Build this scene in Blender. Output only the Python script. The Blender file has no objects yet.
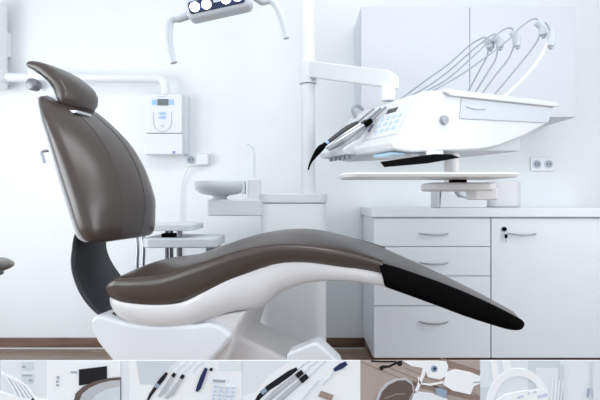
import bpy, bmesh, math, random
from mathutils import Vector, Matrix
random.seed(4)
COL = bpy.context.scene.collection
F = 480.0; HC = 0.92                     # focal length in pixels, camera height


def at(px, py, Y):
    """pixel of the 600x400 photograph -> point of the room at depth Y"""
    return Vector(((px - 300) / F * Y, Y, HC + (200 - py) / F * Y))


def on_plane(px, py, t, org, deg):
    """pixel -> (along, height) on the vertical plane y_local = t of a frame at org turned by deg about z"""
    a = (px - 300) / F
    r = math.radians(deg)
    u = (math.cos(r), math.sin(r)); v = (-math.sin(r), math.cos(r))
    Y = (t + org[0] * v[0] + org[1] * v[1]) / (a * v[0] + v[1]); X = a * Y
    return ((X - org[0]) * u[0] + (Y - org[1]) * u[1], HC + (200 - py) / F * Y)


# ------------------------------------------------------------------ materials
def mat(name, col, rough=0.5, metal=0.0, spec=0.5, emit=None, estr=0.0, bump=0.0, bscale=200, var=0.0, vscale=6, coat=0.0, alpha=1.0, trans=0.0):
    m = bpy.data.materials.new(name); m.use_nodes = True
    nt = m.node_tree; b = nt.nodes['Principled BSDF']
    b.inputs['Base Color'].default_value = (*col, 1)
    b.inputs['Roughness'].default_value = rough
    b.inputs['Metallic'].default_value = metal
    b.inputs['Specular IOR Level'].default_value = spec
    b.inputs['Coat Weight'].default_value = coat
    b.inputs['Transmission Weight'].default_value = trans
    b.inputs['Alpha'].default_value = alpha
    if emit:
        b.inputs['Emission Color'].default_value = (*emit, 1)
        b.inputs['Emission Strength'].default_value = estr
    tc = nt.nodes.new('ShaderNodeTexCoord')
    n = nt.nodes.new('ShaderNodeTexNoise'); n.inputs['Scale'].default_value = vscale; n.inputs['Detail'].default_value = 4
    nt.links.new(tc.outputs['Object'], n.inputs['Vector'])
    mx = nt.nodes.new('ShaderNodeMix'); mx.data_type = 'RGBA'
    v = var if var else 0.02
    mx.inputs['A'].default_value = (*[c * (1 - v) for c in col], 1)
    mx.inputs['B'].default_value = (*[min(1, c * (1 + v)) for c in col], 1)
    nt.links.new(n.outputs['Fac'], mx.inputs['Factor'])
    nt.links.new(mx.outputs['Result'], b.inputs['Base Color'])
    if bump:
        n2 = nt.nodes.new('ShaderNodeTexNoise'); n2.inputs['Scale'].default_value = bscale; n2.inputs['Detail'].default_value = 3
        nt.links.new(tc.outputs['Object'], n2.inputs['Vector'])
        bp = nt.nodes.new('ShaderNodeBump'); bp.inputs['Strength'].default_value = bump; bp.inputs['Distance'].default_value = 0.002
        nt.links.new(n2.outputs['Fac'], bp.inputs['Height']); nt.links.new(bp.outputs['Normal'], b.inputs['Normal'])
    return m


def wood(name, c1, c2, plank=True, pw=1.2, ph=0.14):
    m = bpy.data.materials.new(name); m.use_nodes = True
    nt = m.node_tree; b = nt.nodes['Principled BSDF']; b.inputs['Roughness'].default_value = 0.45
    tc = nt.nodes.new('ShaderNodeTexCoord')
    mp = nt.nodes.new('ShaderNodeMapping'); mp.inputs['Scale'].default_value = (1.2, 14, 14)
    n = nt.nodes.new('ShaderNodeTexNoise'); n.inputs['Scale'].default_value = 3; n.inputs['Detail'].default_value = 8; n.inputs['Distortion'].default_value = 0.6
    nt.links.new(tc.outputs['Object'], mp.inputs['Vector']); nt.links.new(mp.outputs['Vector'], n.inputs['Vector'])
    r = nt.nodes.new('ShaderNodeValToRGB')
    r.color_ramp.elements[0].position = 0.3; r.color_ramp.elements[0].color = (*c1, 1)
    r.color_ramp.elements[1].position = 0.7; r.color_ramp.elements[1].color = (*c2, 1)
    nt.links.new(n.outputs['Fac'], r.inputs['Fac'])
    out = r.outputs['Color']
    if plank:
        br = nt.nodes.new('ShaderNodeTexBrick')
        br.inputs['Scale'].default_value = 1.0; br.inputs['Brick Width'].default_value = pw; br.inputs['Row Height'].default_value = ph
        br.inputs['Mortar Size'].default_value = 0.0025
        br.inputs['Color1'].default_value = (1, 1, 1, 1); br.inputs['Color2'].default_value = (0.72, 0.7, 0.68, 1); br.inputs['Mortar'].default_value = (0.3, 0.26, 0.24, 1)
        nt.links.new(tc.outputs['Object'], br.inputs['Vector'])
        mx = nt.nodes.new('ShaderNodeMix'); mx.data_type = 'RGBA'; mx.blend_type = 'MULTIPLY'; mx.inputs['Factor'].default_value = 1
        nt.links.new(out, mx.inputs['A']); nt.links.new(br.outputs['Color'], mx.inputs['B']); out = mx.outputs['Result']
    nt.links.new(out, b.inputs['Base Color'])
    return m


M = {}
M['wall'] = mat('wall_paint', (0.83, 0.86, 0.885), 0.7, bump=0.15, bscale=260)
M['ceil'] = mat('ceiling_paint', (0.85, 0.87, 0.89), 0.8)
M['floor'] = wood('wood_floor', (0.27, 0.19, 0.145), (0.47, 0.37, 0.31))
M['base'] = wood('wood_skirting', (0.085, 0.045, 0.030), (0.24, 0.15, 0.11), plank=False)
M['lac'] = mat('pale_blue_white_laminate', (0.83, 0.87, 0.915), 0.42)
M['lac2'] = mat('white_laminate_worktop', (0.80, 0.84, 0.88), 0.35)
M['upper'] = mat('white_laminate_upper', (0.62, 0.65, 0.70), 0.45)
M['plas'] = mat('white_plastic', (0.77, 0.79, 0.82), 0.32, coat=0.2)
M['plasb'] = mat('cool_white_plastic', (0.72, 0.765, 0.81), 0.38)
M['unit'] = mat('console_white_plastic', (0.66, 0.68, 0.71), 0.35, coat=0.15)
M['unitb'] = mat('console_drawer_plastic', (0.55, 0.59, 0.645), 0.38)
M['brk'] = mat('dark_bracket_plastic', (0.018, 0.019, 0.024), 0.42)
M['lampg'] = mat('pale_grey_plastic', (0.58, 0.63, 0.68), 0.4)
M['plasw'] = mat('warm_white_plastic', (0.73, 0.715, 0.72), 0.35, coat=0.2)
M['leather'] = mat('taupe_leather', (0.050, 0.036, 0.030), 0.32, spec=0.8,  bump=0.12, bscale=420, var=0.06)
M['seam'] = mat('leather_piping', (0.085, 0.07, 0.062), 0.5)
M['black'] = mat('black_vinyl', (0.002, 0.002, 0.0023), 0.65, spec=0.04)
M['char'] = mat('charcoal_plastic', (0.035, 0.037, 0.043), 0.42)
M['silver'] = mat('satin_silver', (0.62, 0.63, 0.66), 0.3, metal=0.85)
M['steel'] = mat('brushed_steel', (0.42, 0.43, 0.46), 0.28, metal=0.9)
M['dsteel'] = mat('grey_metal', (0.22, 0.22, 0.24), 0.4, metal=0.5)
M['grey'] = mat('grey_plastic', (0.33, 0.36, 0.40), 0.4)
M['hose'] = mat('pale_grey_hose', (0.30, 0.335, 0.37), 0.4)
M['hosew'] = mat('white_hose', (0.80, 0.84, 0.88), 0.4)
M['frost'] = mat('frosted_plastic', (0.52, 0.57, 0.61), 0.3)
M['key'] = mat('pale_blue_key', (0.45, 0.60, 0.78), 0.5)
M['glassb'] = mat('blue_tinted_edge', (0.42, 0.66, 0.82), 0.15)
M['lcd'] = mat('lcd_grey', (0.16, 0.19, 0.20), 0.25)
M['lcdb'] = mat('lcd_dark', (0.05, 0.05, 0.06), 0.25)
M['blue'] = mat('soft_blue', (0.38, 0.55, 0.82), 0.5)
M['navy'] = mat('navy_lens_plate', (0.02, 0.03, 0.085), 0.2)
M['purple'] = mat('violet_mark', (0.30, 0.28, 0.6), 0.5)
M['line'] = mat('pale_line', (0.55, 0.62, 0.70), 0.6)
M['led'] = mat('lit_led', (1, 1, 1), 0.3, emit=(1, 1, 1), estr=6)
M['pinkgrey'] = mat('pinkish_grey_plastic', (0.58, 0.57, 0.60), 0.35)
# printed inks
INK = dict(white=(0.88, 0.90, 0.92), pale=(0.75, 0.80, 0.84), mist=(0.62, 0.68, 0.73), grey=(0.38, 0.41, 0.45), dark=(0.012, 0.012, 0.015), brown=(0.13, 0.10, 0.09),
           taupe=(0.33, 0.26, 0.23), wood=(0.42, 0.35, 0.32), woodd=(0.27, 0.20, 0.17), navy=(0.02, 0.032, 0.10), sky=(0.55, 0.66, 0.80), silver=(0.50, 0.51, 0.54), slate=(0.30, 0.38, 0.48), lilac=(0.62, 0.62, 0.78))
INKM = {k: mat('print_ink_' + k, v, 0.65, spec=0.2) for k, v in INK.items()}


# ------------------------------------------------------------------ mesh helpers
ROOT = {}


def mroot(o):
    return ROOT.get(o.name, Matrix.Identity(4))


def tag(o, label=None, cat=None, group=None, kind=None):
    if label: o['label'] = label
    if cat: o['category'] = cat
    if group: o['group'] = group
    if kind: o['kind'] = kind
    return o


def thing(name, label, cat, loc=(0, 0, 0), rz=0, group=None):
    o = bpy.data.objects.new(name, None); COL.objects.link(o)
    o.empty_display_size = 0.1
    o.location = loc; o.rotation_euler = (0, 0, math.radians(rz))
    ROOT[o.name] = Matrix.Translation(Vector(loc)) @ Matrix.Rotation(math.radians(rz), 4, 'Z')
    return tag(o, label, cat, group)


class MB:
    def __init__(s): s.v = []; s.f = []

    def add(s, vs, fs):
        b = len(s.v); s.v += [Vector(p) for p in vs]; s.f += [tuple(i + b for i in f) for f in fs]; return s

    def box(s, x0, x1, y0, y1, z0, z1):
        return s.add([(x0, y0, z0), (x1, y0, z0), (x1, y1, z0), (x0, y1, z0), (x0, y0, z1), (x1, y0, z1), (x1, y1, z1), (x0, y1, z1)],
                     [(0, 3, 2, 1), (4, 5, 6, 7), (0, 1, 5, 4), (1, 2, 6, 5), (2, 3, 7, 6), (3, 0, 4, 7)])

    def loft(s, rings, cap=True, closed=False):
        n = len(rings[0]); vs = [p for r in rings for p in r]; fs = []
        k = len(rings)
        for i in range(k if closed else k - 1):
            j = (i + 1) % k
            for a in range(n):
                b = (a + 1) % n
                fs.append((i * n + a, i * n + b, j * n + b, j * n + a))
        if cap and not closed:
            fs.append(tuple(reversed(range(n)))); fs.append(tuple((k - 1) * n + a for a in range(n)))
        return s.add(vs, fs)

    def prism(s, pts, y0, y1):
        """pts (x,z) outline extruded along y"""
        return s.loft([[(x, y0, z) for x, z in pts], [(x, y1, z) for x, z in pts]])

    def prism_z(s, pts, z0, z1):
        return s.loft([[(x, y, z0) for x, y in pts], [(x, y, z1) for x, y in pts]])

    def tube(s, path, rad, n=10, closed=False):
        P = [Vector(p) for p in path]; k = len(P)
        if isinstance(rad, (list, tuple)):
            R = [interp([(j / (len(rad) - 1), q) for j, q in enumerate(rad)], i / (k - 1))[0] for i in range(k)]
        else: R = [rad] * k
        rings = []; up = None
        for i in range(k):
            if closed: t = (P[(i + 1) % k] - P[i - 1]).normalized()
            else: t = (P[min(i + 1, k - 1)] - P[max(i - 1, 0)]).normalized()
            if up is None:
                up = Vector((0, 0, 1)) if abs(t.z) < 0.9 else Vector((0, 1, 0))
            a = (up - t * up.dot(t)).normalized(); b = t.cross(a); up = a
            rings.append([P[i] + (a * math.cos(q) + b * math.sin(q)) * R[i] for q in [2 * math.pi * j / n for j in range(n)]])
        return s.loft(rings, closed=closed)

    def lathe(s, prof, c=(0, 0, 0), axis='z', n=28):
        rings = []
        for r, h in prof:
            r = max(r, 1e-5)
            ring = []
            for j in range(n):
                q = 2 * math.pi * j / n
                if axis == 'z': ring.append((c[0] + r * math.cos(q), c[1] + r * math.sin(q), c[2] + h))
                elif axis == 'y': ring.append((c[0] + r * math.cos(q), c[1] + h, c[2] + r * math.sin(q)))
                else: ring.append((c[0] + h, c[1] + r * math.cos(q), c[2] + r * math.sin(q)))
            rings.append(ring)
        return s.loft(rings)

    def build(s, name, m, parent=None, bevel=0.0, seg=3, sub=0, local=False, sharp=40, label=None):
        me = bpy.data.meshes.new(name)
        vs = s.v
        if parent is not None:
            R = mroot(parent)
            if not local: inv = R.inverted(); vs = [inv @ p for p in vs]
            org = Vector((0, 0, 0))
        else:
            xs = [p.x for p in vs]; ys = [p.y for p in vs]; zs = [p.z for p in vs]
            org = Vector(((min(xs) + max(xs)) / 2, (min(ys) + max(ys)) / 2, min(zs)))
            vs = [p - org for p in vs]
        me.from_pydata([tuple(p) for p in vs], [], s.f)
        bm = bmesh.new(); bm.from_mesh(me); bmesh.ops.recalc_face_normals(bm, faces=bm.faces); bm.to_mesh(me); bm.free()
        for p in me.polygons: p.use_smooth = True
        o = bpy.data.objects.new(name, me); COL.objects.link(o)
        if parent is not None:
            o.parent = parent; ROOT[o.name] = R
        else:
            o.location = org; ROOT[o.name] = Matrix.Translation(org)
        me.materials.append(m)
        if bevel:
            md = o.modifiers.new('bevel', 'BEVEL'); md.width = bevel; md.segments = seg; md.limit_method = 'ANGLE'; md.angle_limit = math.radians(35); md.harden_normals = True
        elif sub:
            md = o.modifiers.new('sub', 'SUBSURF'); md.levels = sub; md.render_levels = sub
        else:
            me.set_sharp_from_angle(angle=math.radians(sharp))
        if label: o['label'] = label
        return o


def smooth_path(pts, n=6):
    P = [Vector(p) for p in pts]; out = []
    for i in range(len(P) - 1):
        p0 = P[max(i - 1, 0)]; p1 = P[i]; p2 = P[i + 1]; p3 = P[min(i + 2, len(P) - 1)]
        for k in range(n):
            t = k / n
            out.append(0.5 * ((2 * p1) + (p2 - p0) * t + (2 * p0 - 5 * p1 + 4 * p2 - p3) * t * t + (3 * p1 - p0 - 3 * p2 + p3) * t ** 3))
    out.append(P[-1]); return out


def round_rect(x0, x1, y0, y1, r, n=6):
    out = []
    for cx, cy, a in ((x1 - r, y1 - r, 0), (x0 + r, y1 - r, 90), (x0 + r, y0 + r, 180), (x1 - r, y0 + r, 270)):
        for k in range(n + 1):
            q = math.radians(a + 90 * k / n); out.append((cx + r * math.cos(q), cy + r * math.sin(q)))
    return out


def struct(name, mb, m, **k):
    return tag(mb.build(name, m, **k), kind='structure')


def interp(tab, x):
    if x <= tab[0][0]: return tab[0][1:]
    for a, b in zip(tab, tab[1:]):
        if x <= b[0]:
            t = (x - a[0]) / (b[0] - a[0]); return tuple(p + (q - p) * t for p, q in zip(a[1:], b[1:]))
    return tab[-1][1:]


# ------------------------------------------------------------------ room
WY = 2.98; XL = -2.6; XR = 2.6; ZC = 2.8; YF = -2.6
o = struct('floor', MB().box(XL - .1, XR + .1, YF, WY + .1, -0.06, 0), M['floor'])
o = struct('ceiling', MB().box(XL - .1, XR + .1, YF, WY + .1, ZC, ZC + 0.06), M['ceil'])
struct('wall_back', MB().box(XL - .1, XR + .1, WY, WY + 0.1, 0, ZC), M['wall'])
struct('wall_right', MB().box(XR, XR + 0.1, YF, WY, 0, ZC), M['wall'])
# left wall around a large window
wy0, wy1, wz0, wz1 = -0.6, 2.2, 0.25, 1.85
struct('wall_left', MB().box(XL - .1, XL, YF, wy0, 0, ZC).box(XL - .1, XL, wy1, WY, 0, ZC).box(XL - .1, XL, wy0, wy1, 0, wz0).box(XL - .1, XL, wy0, wy1, wz1, ZC), M['wall'])
wf = struct('window_1', MB().box(XL - .08, XL - .02, wy0, wy1, wz0, wz0 + .06).box(XL - .08, XL - .02, wy0, wy1, wz1 - .06, wz1).box(XL - .08, XL - .02, wy0, wy0 + .06, wz0 + .06, wz1 - .06)
            .box(XL - .08, XL - .02, wy1 - .06, wy1, wz0 + .06, wz1 - .06).box(XL - .08, XL - .02, 0.77, 0.83, wz0 + .06, wz1 - .06), M['plas'])
for nm, z0, z1, mm, th_ in (('baseboard_back', 0.008, 0.066, M['base'], 0.014), ('trim_1', 0, 0.008, M['lac2'], 0.012)):
    struct(nm, MB().box(XL, 0.40, WY - th_, WY, z0, z1), mm)

# ------------------------------------------------------------------ base cabinets
CY = 2.55; CB = 2.96
zb = 0.081; zt = at(0, 217, CY).z
xa = at(373.5, 0, CY).x; xm = at(491, 0, CY).x; xe = 1.72


def bow_handle(x0, x1, z, parent, y=CY):
    h = MB(); n = 14; rows = []
    for k in range(n + 1):
        t = k / n; x = x0 + (x1 - x0) * t; d = 0.028 * (1 - (2 * t - 1) ** 4); dz = -0.006 * math.sin(math.pi * t)
        w = 0.0065 + 0.004 * math.sin(math.pi * t)
        rows.append([(x, y - d - 0.007, z + dz - w / 2), (x, y - d, z + dz - w / 2), (x, y - d, z + dz + w / 2), (x, y - d - 0.007, z + dz + w / 2)])
    h.loft(rows)
    return h.build('handle', M['steel'], parent, bevel=0.0015, seg=2, label='chrome bow handle')


drawer_cab = thing('drawer_cabinet', 'pale drawer cabinet with a column of four drawers under the worktop, behind the chair foot', 'cabinet', ((xa + xm) / 2, (CY + CB) / 2, 0))
MB().box(xa - .0, xm - .002, CY + .02, CB, zb, zt - .002).build('body', M['lac'], drawer_cab)
MB().box(xa + .02, xm - .002, CY + .05, CB, 0, zb).build('plinth', M['base'], drawer_cab, label='dark wood plinth')
for y0, y1, hy in ((218.4, 246.2, 233.5), (247, 275.6, 262.5), (276.4, 305.6, 291.5), (306.4, 357.8, 321.5)):
    z1 = at(0, y0, CY).z; z0 = at(0, y1, CY).z
    d = MB().box(xa + .002, xm - .003, CY, CY + .02, z0, z1).build('drawer', M['lac'], drawer_cab, bevel=.0015, seg=2)
    bow_handle(at(419, 0, CY).x, at(448, 0, CY).x, at(0, hy, CY).z, d)

door_cab = thing('door_cabinet', 'pale cabinet with one wide door and a lock, under the worktop at the right edge', 'cabinet', ((xm + xe) / 2, (CY + CB) / 2, 0))
MB().box(xm + .002, xe, CY + .02, CB, zb, zt - .002).build('body', M['lac'], door_cab)
MB().box(xm + .002, xe - .02, CY + .05, CB, 0, zb).build('plinth', M['base'], door_cab, label='dark wood plinth')
d = MB().box(xm + .003, xe - .002, CY, CY + .02, at(0, 357.8, CY).z, at(0, 218.4, CY).z).build('door', M['lac'], door_cab, bevel=.0015, seg=2)
bow_handle(at(508, 0, CY).x, at(536, 0, CY).x, at(0, 233.5, CY).z, d)
p = at(504, 229, CY)
MB().lathe([(0.0, -.014), (.010, -.013), (.012, -.004), (.012, 0.002)], p, 'y', 20).build('lock', M['black'], d, label='round black lock')
wt = MB().box(xa - .012, xe + .01, CY - .018, WY - .002, zt, at(0, 208, CY).z)
tag(wt.build('worktop', M['lac2'], bevel=.003, seg=2), 'long white worktop lying over the drawer and door cabinets', 'worktop')

kp = at(506, 236, CY - .018)
kt = thing('key', 'small black headed key hanging from the lock of the cabinet door', 'key', kp)
MB().prism(round_rect(kp.x - .007, kp.x + .007, kp.z - .012, kp.z + .010, .006), kp.y - .003, kp.y + .003).build('key_head', M['black'], kt, bevel=.001, seg=2)
MB().box(kp.x - .0025, kp.x + .0025, kp.y - .001, kp.y + .001, kp.z - .034, kp.z - .011).build('key_blade', M['steel'], kt, label='thin steel blade')
MB().tube([kp + Vector((0.009 * math.cos(q), 0, 0.017 + 0.009 * math.sin(q))) for q in [2 * math.pi * k / 18 for k in range(18)]], .0012, 6, closed=True).build('key_ring', M['steel'], kt)

# ------------------------------------------------------------------ upper cabinets
UY = 2.66
uz0 = at(0, 117, UY).z; uz1 = at(0, 7, UY).z
ux = [at(361, 0, UY).x, at(470, 0, UY).x, at(576, 0, UY).x]
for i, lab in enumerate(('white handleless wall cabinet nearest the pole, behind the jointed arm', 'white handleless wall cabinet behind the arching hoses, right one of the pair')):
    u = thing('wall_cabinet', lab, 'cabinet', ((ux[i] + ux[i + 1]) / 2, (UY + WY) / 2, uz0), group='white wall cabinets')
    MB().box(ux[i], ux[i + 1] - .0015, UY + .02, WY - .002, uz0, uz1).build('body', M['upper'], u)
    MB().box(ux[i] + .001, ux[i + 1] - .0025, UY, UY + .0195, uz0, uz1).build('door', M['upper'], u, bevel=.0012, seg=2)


# ------------------------------------------------------------------ sockets
def socket(px0, px1, py0, py1, label, holes=True, Y=WY):
    a = at(px0, py1, Y); b = at(px1, py0, Y)
    s = thing('wall_socket', label, 'socket', ((a.x + b.x) / 2, Y, a.z), group='white double wall sockets')
    MB().box(a.x, b.x, Y - .010, Y - .001, a.z, b.z).build('frame', M['plas'], s, bevel=.003)
    for k in (0, 1):
        cx = a.x + (b.x - a.x) * (0.26 + 0.48 * k); cz = (a.z + b.z) / 2; r = (b.x - a.x) * 0.16
        w = MB().lathe([(r * 1.15, -.0125), (r * 1.15, -.0095)], (cx, Y, cz), 'y', 28)
        o_ = w.build('outlet', M['line'], s, label='round outlet')
        MB().lathe([(r * 0.8, -.0135), (r * 0.8, -.012)], (cx, Y, cz), 'y', 24).build('outlet_well', M['grey'], o_)
        for sx in (-1, 1):
            MB().lathe([(.004, -.0145), (.004, -.013)], (cx + sx * r * .4, Y, cz), 'y', 10).build('pin_hole', M['lcdb'], o_)
    return s


socket(530, 554, 157.5, 171, 'white double wall socket above the worktop, below the wall cabinet')
socket(184.5, 211, 153.5, 166.5, 'white double wall socket beside the control box, with a plug in it')
pa = at(203, 160, WY)
pg = thing('power_plug', 'white box shaped plug in the wall socket beside the control box', 'plug', (pa.x, pa.y - .012, pa.z))
MB().box(pa.x - .034, pa.x + .042, pa.y - .045, pa.y - .015, pa.z - .034, pa.z + .034).build('plug_body', M['plas'], pg, bevel=.008)
MB().tube(smooth_path([at(190, 166, 2.95), at(186, 172, 2.955), at(182, 186, 2.965), at(180.5, 210, 2.965), at(180, 262, 2.965)]), .0035, 8).build('cord', M['plas'], pg)

# ------------------------------------------------------------------ control box and imaging arm on the wall
bx = thing('control_box', 'white wall box with a small grey display and blue buttons behind the backrest', 'control box', (at(166, 0, 2.9).x, 2.94, at(0, 155, 2.9).z))
YB = 2.88


def pr(px0, px1, py0, py1, Y, d0, d1):
    a = at(px0, py1, Y); b = at(px1, py0, Y); return MB().box(a.x, b.x, Y + d0, Y + d1, a.z, b.z)


pr(145, 182, 94, 133, YB, 0, .098).build('upper_housing', M['plas'], bx, bevel=.006)
pr(144.5, 182.5, 133.6, 154.5, YB, -.004, .098).build('lower_housing', M['plas'], bx, bevel=.006)
pr(181, 187, 95, 154, YB + .03, 0, .068).build('side_cover', M['plasb'], bx, bevel=.004)
pr(157.5, 168.5, 99, 105.5, YB, -.003, .002).build('display', M['lcd'], bx, label='small grey display')
pr(152, 156.8, 99.5, 105, YB, -.002, .002).build('button', M['blue'], bx, label='square blue button')
pr(169.2, 174, 99.5, 105, YB, -.002, .002).build('button', M['blue'], bx, label='square blue button')
for cy in (113.5, 117.5):
    c = at(162.6, cy, YB)
    MB().lathe([(.001, -.004), (.019, -.003), (.022, .001)], (0, 0, 0), 'y', 20)
    q = MB()
    q.loft([[(c.x + .023 * math.cos(2 * math.pi * k / 20), YB - .003 * e, c.z + .0095 * math.sin(2 * math.pi * k / 20)) for k in range(20)] for e in (1, -0.5)])
    q.build('button', M['blue'], bx, label='oval blue button')
sh = []
for k in range(25):
    q = math.pi + math.pi * k / 24
    c = at(162.5 + 9 * math.cos(q), 122 - 9.5 * math.sin(q), YB); sh.append((c.x, YB - .0015, c.z))
a = at(153.5, 112, YB); b = at(171.5, 112, YB)
MB().tube([(a.x, YB - .0015, a.z)] + sh + [(b.x, YB - .0015, b.z)], .0022, 6).build('shield_outline', M['line'], bx)
pr(161.2, 163.8, 125, 127, YB, -.003, .001).build('button', M['line'], bx)
pr(172.5, 175.3, 151, 153.6, YB - .004, -.002, .001).build('indicator_mark', M['purple'], bx, label='small violet mark')
pr(157, 167, 96, 97, YB, -.001, .001).build('printed_line', M['line'], bx)

xa_ = thing('wall_pipe', 'thick white horizontal pipe along the wall behind the headrest', 'pipe', (at(2, 0, 2.9).x, 2.94, at(0, 90, 2.9).z))
YA = 2.90
MB().tube(smooth_path([at(2, 77.5, YA), at(60, 77.6, YA), at(140, 78.4, YA), at(156, 78.8, YA), at(163, 80.5, YA), at(165.5, 86, YA), at(165.8, 95.5, YA)], 8), .027, 16).build('pipe', M['plas'], xa_)
c = at(-4, 0, YA)
MB().lathe([(.061, at(0, 88, YA).z), (.061, 2.1)], (c.x, c.y, 0), 'z', 28).build('column', M['plas'], xa_, bevel=.006)
MB().lathe([(.068, at(0, 83, YA).z), (.068, at(0, 70, YA).z)], (c.x, c.y, 0), 'z', 28).build('collar', M['plas'], xa_, bevel=.004)
MB().box(c.x - .05, c.x + .05, c.y + .03, WY - .002, 1.8, 1.95).build('wall_bracket', M['plas'], xa_, bevel=.006)

# ------------------------------------------------------------------ treatment column with bowl
TY = 2.45
cx = at(293.5, 0, TY).x; hw = 0.171
col = thing('treatment_column', 'white floor column behind the chair knee, with the rinsing bowl on its side bracket', 'dental unit', (cx, TY + hw, 0))
y0 = TY; y1 = TY + 0.34
MB().prism_z(round_rect(cx - hw, cx + hw, y0, y1, .07), 0.0, at(0, 203.5, TY).z).build('housing', mat('bright_white_plastic', (0.86, 0.88, 0.90), 0.35), col, bevel=.004)
MB().prism_z(round_rect(cx - hw - .006, cx + hw + .006, y0 - .006, y1 + .006, .075), at(0, 203, TY).z, at(0, 193.5, TY).z).build('lid', M['plas'], col, bevel=.006)
a = at(207, 216, TY + .02); b = at(266, 199.5, TY + .02)
MB().box(a.x, b.x, TY + .03, TY + .2, a.z, b.z).build('bowl_bracket', M['plasb'], col, bevel=.008)
bc = at(218, 195, TY + .05)
zr = at(0, 181, TY + .05).z
bowl = MB().lathe([(.002, .012), (.05, .014), (.10, .035), (.128, zr - bc.z - .006), (.134, zr - bc.z), (.137, zr - bc.z - .003), (.130, .030), (.10, .006), (.05, -.002), (.002, -.002)], (bc.x, bc.y + .06, bc.z), 'z', 40).build('rinsing_bowl', M['plasb'], col, sharp=60)
MB().lathe([(.046, -.03), (.036, -.012), (.05, .0)], (bc.x - .0, bc.y + .06, bc.z), 'z', 24).build('bowl_neck', M['plas'], bowl)
e = at(243, 187, TY + .05)
MB().box(e.x - .012, e.x + .006, e.y + .02, e.y + .1, at(0, 194, TY + .05).z, at(0, 180.5, TY + .05).z).build('bowl_rim_block', M['plasb'], bowl, bevel=.004)
MB().box(at(246, 0, TY).x, at(259, 0, TY).x, TY + .07, TY + .16, at(0, 201, TY).z, at(0, 178, TY).z).build('spout_block', M['plas'], col, bevel=.008)
MB().tube(smooth_path([at(254.5, 180, TY + .1), at(254.5, 160, TY + .1), at(254, 150, TY + .1), at(252.5, 147, TY + .1), at(247.5, 143.5, TY + .1)]), .0055, 10).build('spout', M['hosew'], col)

# ------------------------------------------------------------------ pole with jointed arm
pc = Vector((at(308, 0, TY + .06).x, TY + .06, 0))
zlid = at(0, 193.5, TY).z
pole = thing('support_pole', 'tall white round pole rising from the column, with a jointed arm reaching right', 'pole', (pc.x, pc.y, zlid + .001))
MB().lathe([(.0385, zlid + .001), (.0385, at(0, 82, TY).z)], pc, 'z', 32).build('lower_tube', M['plas'], pole)
MB().lathe([(.0465, at(0, 81.5, TY).z), (.0465, at(0, 58, TY).z)], pc, 'z', 32).build('collar', M['plas'], pole, bevel=.003)
MB().lathe([(.0415, at(0, 58, TY).z), (.0415, 2.35)], pc, 'z', 32).build('upper_tube', M['plas'], pole)
AE = 2.02
s0 = at(309, 58.5, TY + .02); s1 = at(309, 75.5, TY + .02); e0 = at(396, 73.5, AE); e1 = at(384, 89, AE)
d0 = Vector((e0.x - s0.x, e0.y - s0.y, 0)).normalized(); nn = Vector((-d0.y, d0.x, 0)) * .026
m0 = at(391, 70.5, AE); arm = MB()
A = [Vector((s0.x, s0.y + .04, s0.z)), Vector((e0.x - .03, e0.y, e0.z + .012)), Vector((e0.x, e0.y, e0.z - .012)), Vector((e0.x, e0.y, e1.z)), Vector((s1.x, s1.y + .04, s1.z))]
arm.loft([[p_ - nn for p_ in A], [p_ + nn for p_ in A]])
arm.build('arm', M['plas'], pole, bevel=.009)
zu = 1.3365
MB().lathe([(.029, e1.z + .02), (.029, zu)], (e0.x - .032, e0.y, 0), 'z', 28).build('arm_drop', M['plas'], pole, bevel=.003)

# ------------------------------------------------------------------ delivery unit (instrument console)
UO = (.358, 1.72); UR = 25
du = thing('delivery_unit', 'white instrument console with keypad and arching hoses hanging over the tray', 'dental unit', (UO[0], UO[1], 1.09), UR)
UM = mroot(du)


def dl(px, py, t):
    x, z = on_plane(px, py, t, UO, UR); return (x, z)


def DW(x, y, z): return UM @ Vector((x, y, z - 1.09))     # unit frame -> room


def dbuild(mb, name, m, parent=du, **k):
    mb.v = [Vector((p.x, p.y, p.z - 1.09)) for p in mb.v]
    return mb.build(name, m, parent, local=True, **k)


prof = [(-.035, 1.098), (-.045, 1.128), (-.012, 1.142), (.010, 1.158), (.098, 1.305), (.125, 1.325), (.165, 1.33), (.775, 1.33), (.79, 1.315), (.765, 1.243), (.70, 1.215), (.633, 1.185), (.56, 1.160), (.491, 1.137), (.40, 1.118), (.256, 1.106), (.05, 1.09)]
dbuild(MB().prism(prof, 0.0, .45), 'housing', M['unit'], bevel=.022, seg=4)
dbuild(MB().prism([(.205, 1.338), (.825, 1.340), (.825, 1.322), (.80, 1.318), (.225, 1.312), (.195, 1.325)], -.012, .462), 'lid', M['unit'], bevel=.005)
dbuild(MB().prism([(.285, 1.3115), (.805, 1.316), (.768, 1.247), (.275, 1.230)], -.004, .454), 'side_drawer', M['unitb'], bevel=.004)
xs_, zs_ = dl(465, 111, 0)
dbuild(MB().tube(smooth_path([(xs_ + .05 * k, -.0055, 1.281 - .006 * math.sin(math.pi * k / 2)) for k in (0, .5, 1, 1.5, 2)]), .003, 6), 'drawer_grip', M['line'])
dbuild(MB().prism([(.36, 1.116), (.665, 1.128), (.665, 1.192), (.625, 1.186), (.491, 1.136)], .05, .40), 'rear_block', M['unit'], bevel=.005)
x_, z_ = dl(444, 120, -.002)
dbuild(MB().lathe([(.0, -.012), (.016, -.011), (.0185, -.004), (.0185, .006)], (x_, 0, z_), 'y', 24), 'side_knob', M['grey'], label='round grey side knob')

# keypad panel lies on the front slope
P0 = Vector((.010, 0, 1.158)); P1 = Vector((.098, 0, 1.305)); sl = (P1 - P0); sl_len = sl.length; sl.normalize(); nrm = Vector((-sl.z, 0, sl.x))


def slope(w, y, h): return P0 + sl * w + nrm * h + Vector((0, y, 0))


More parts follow.
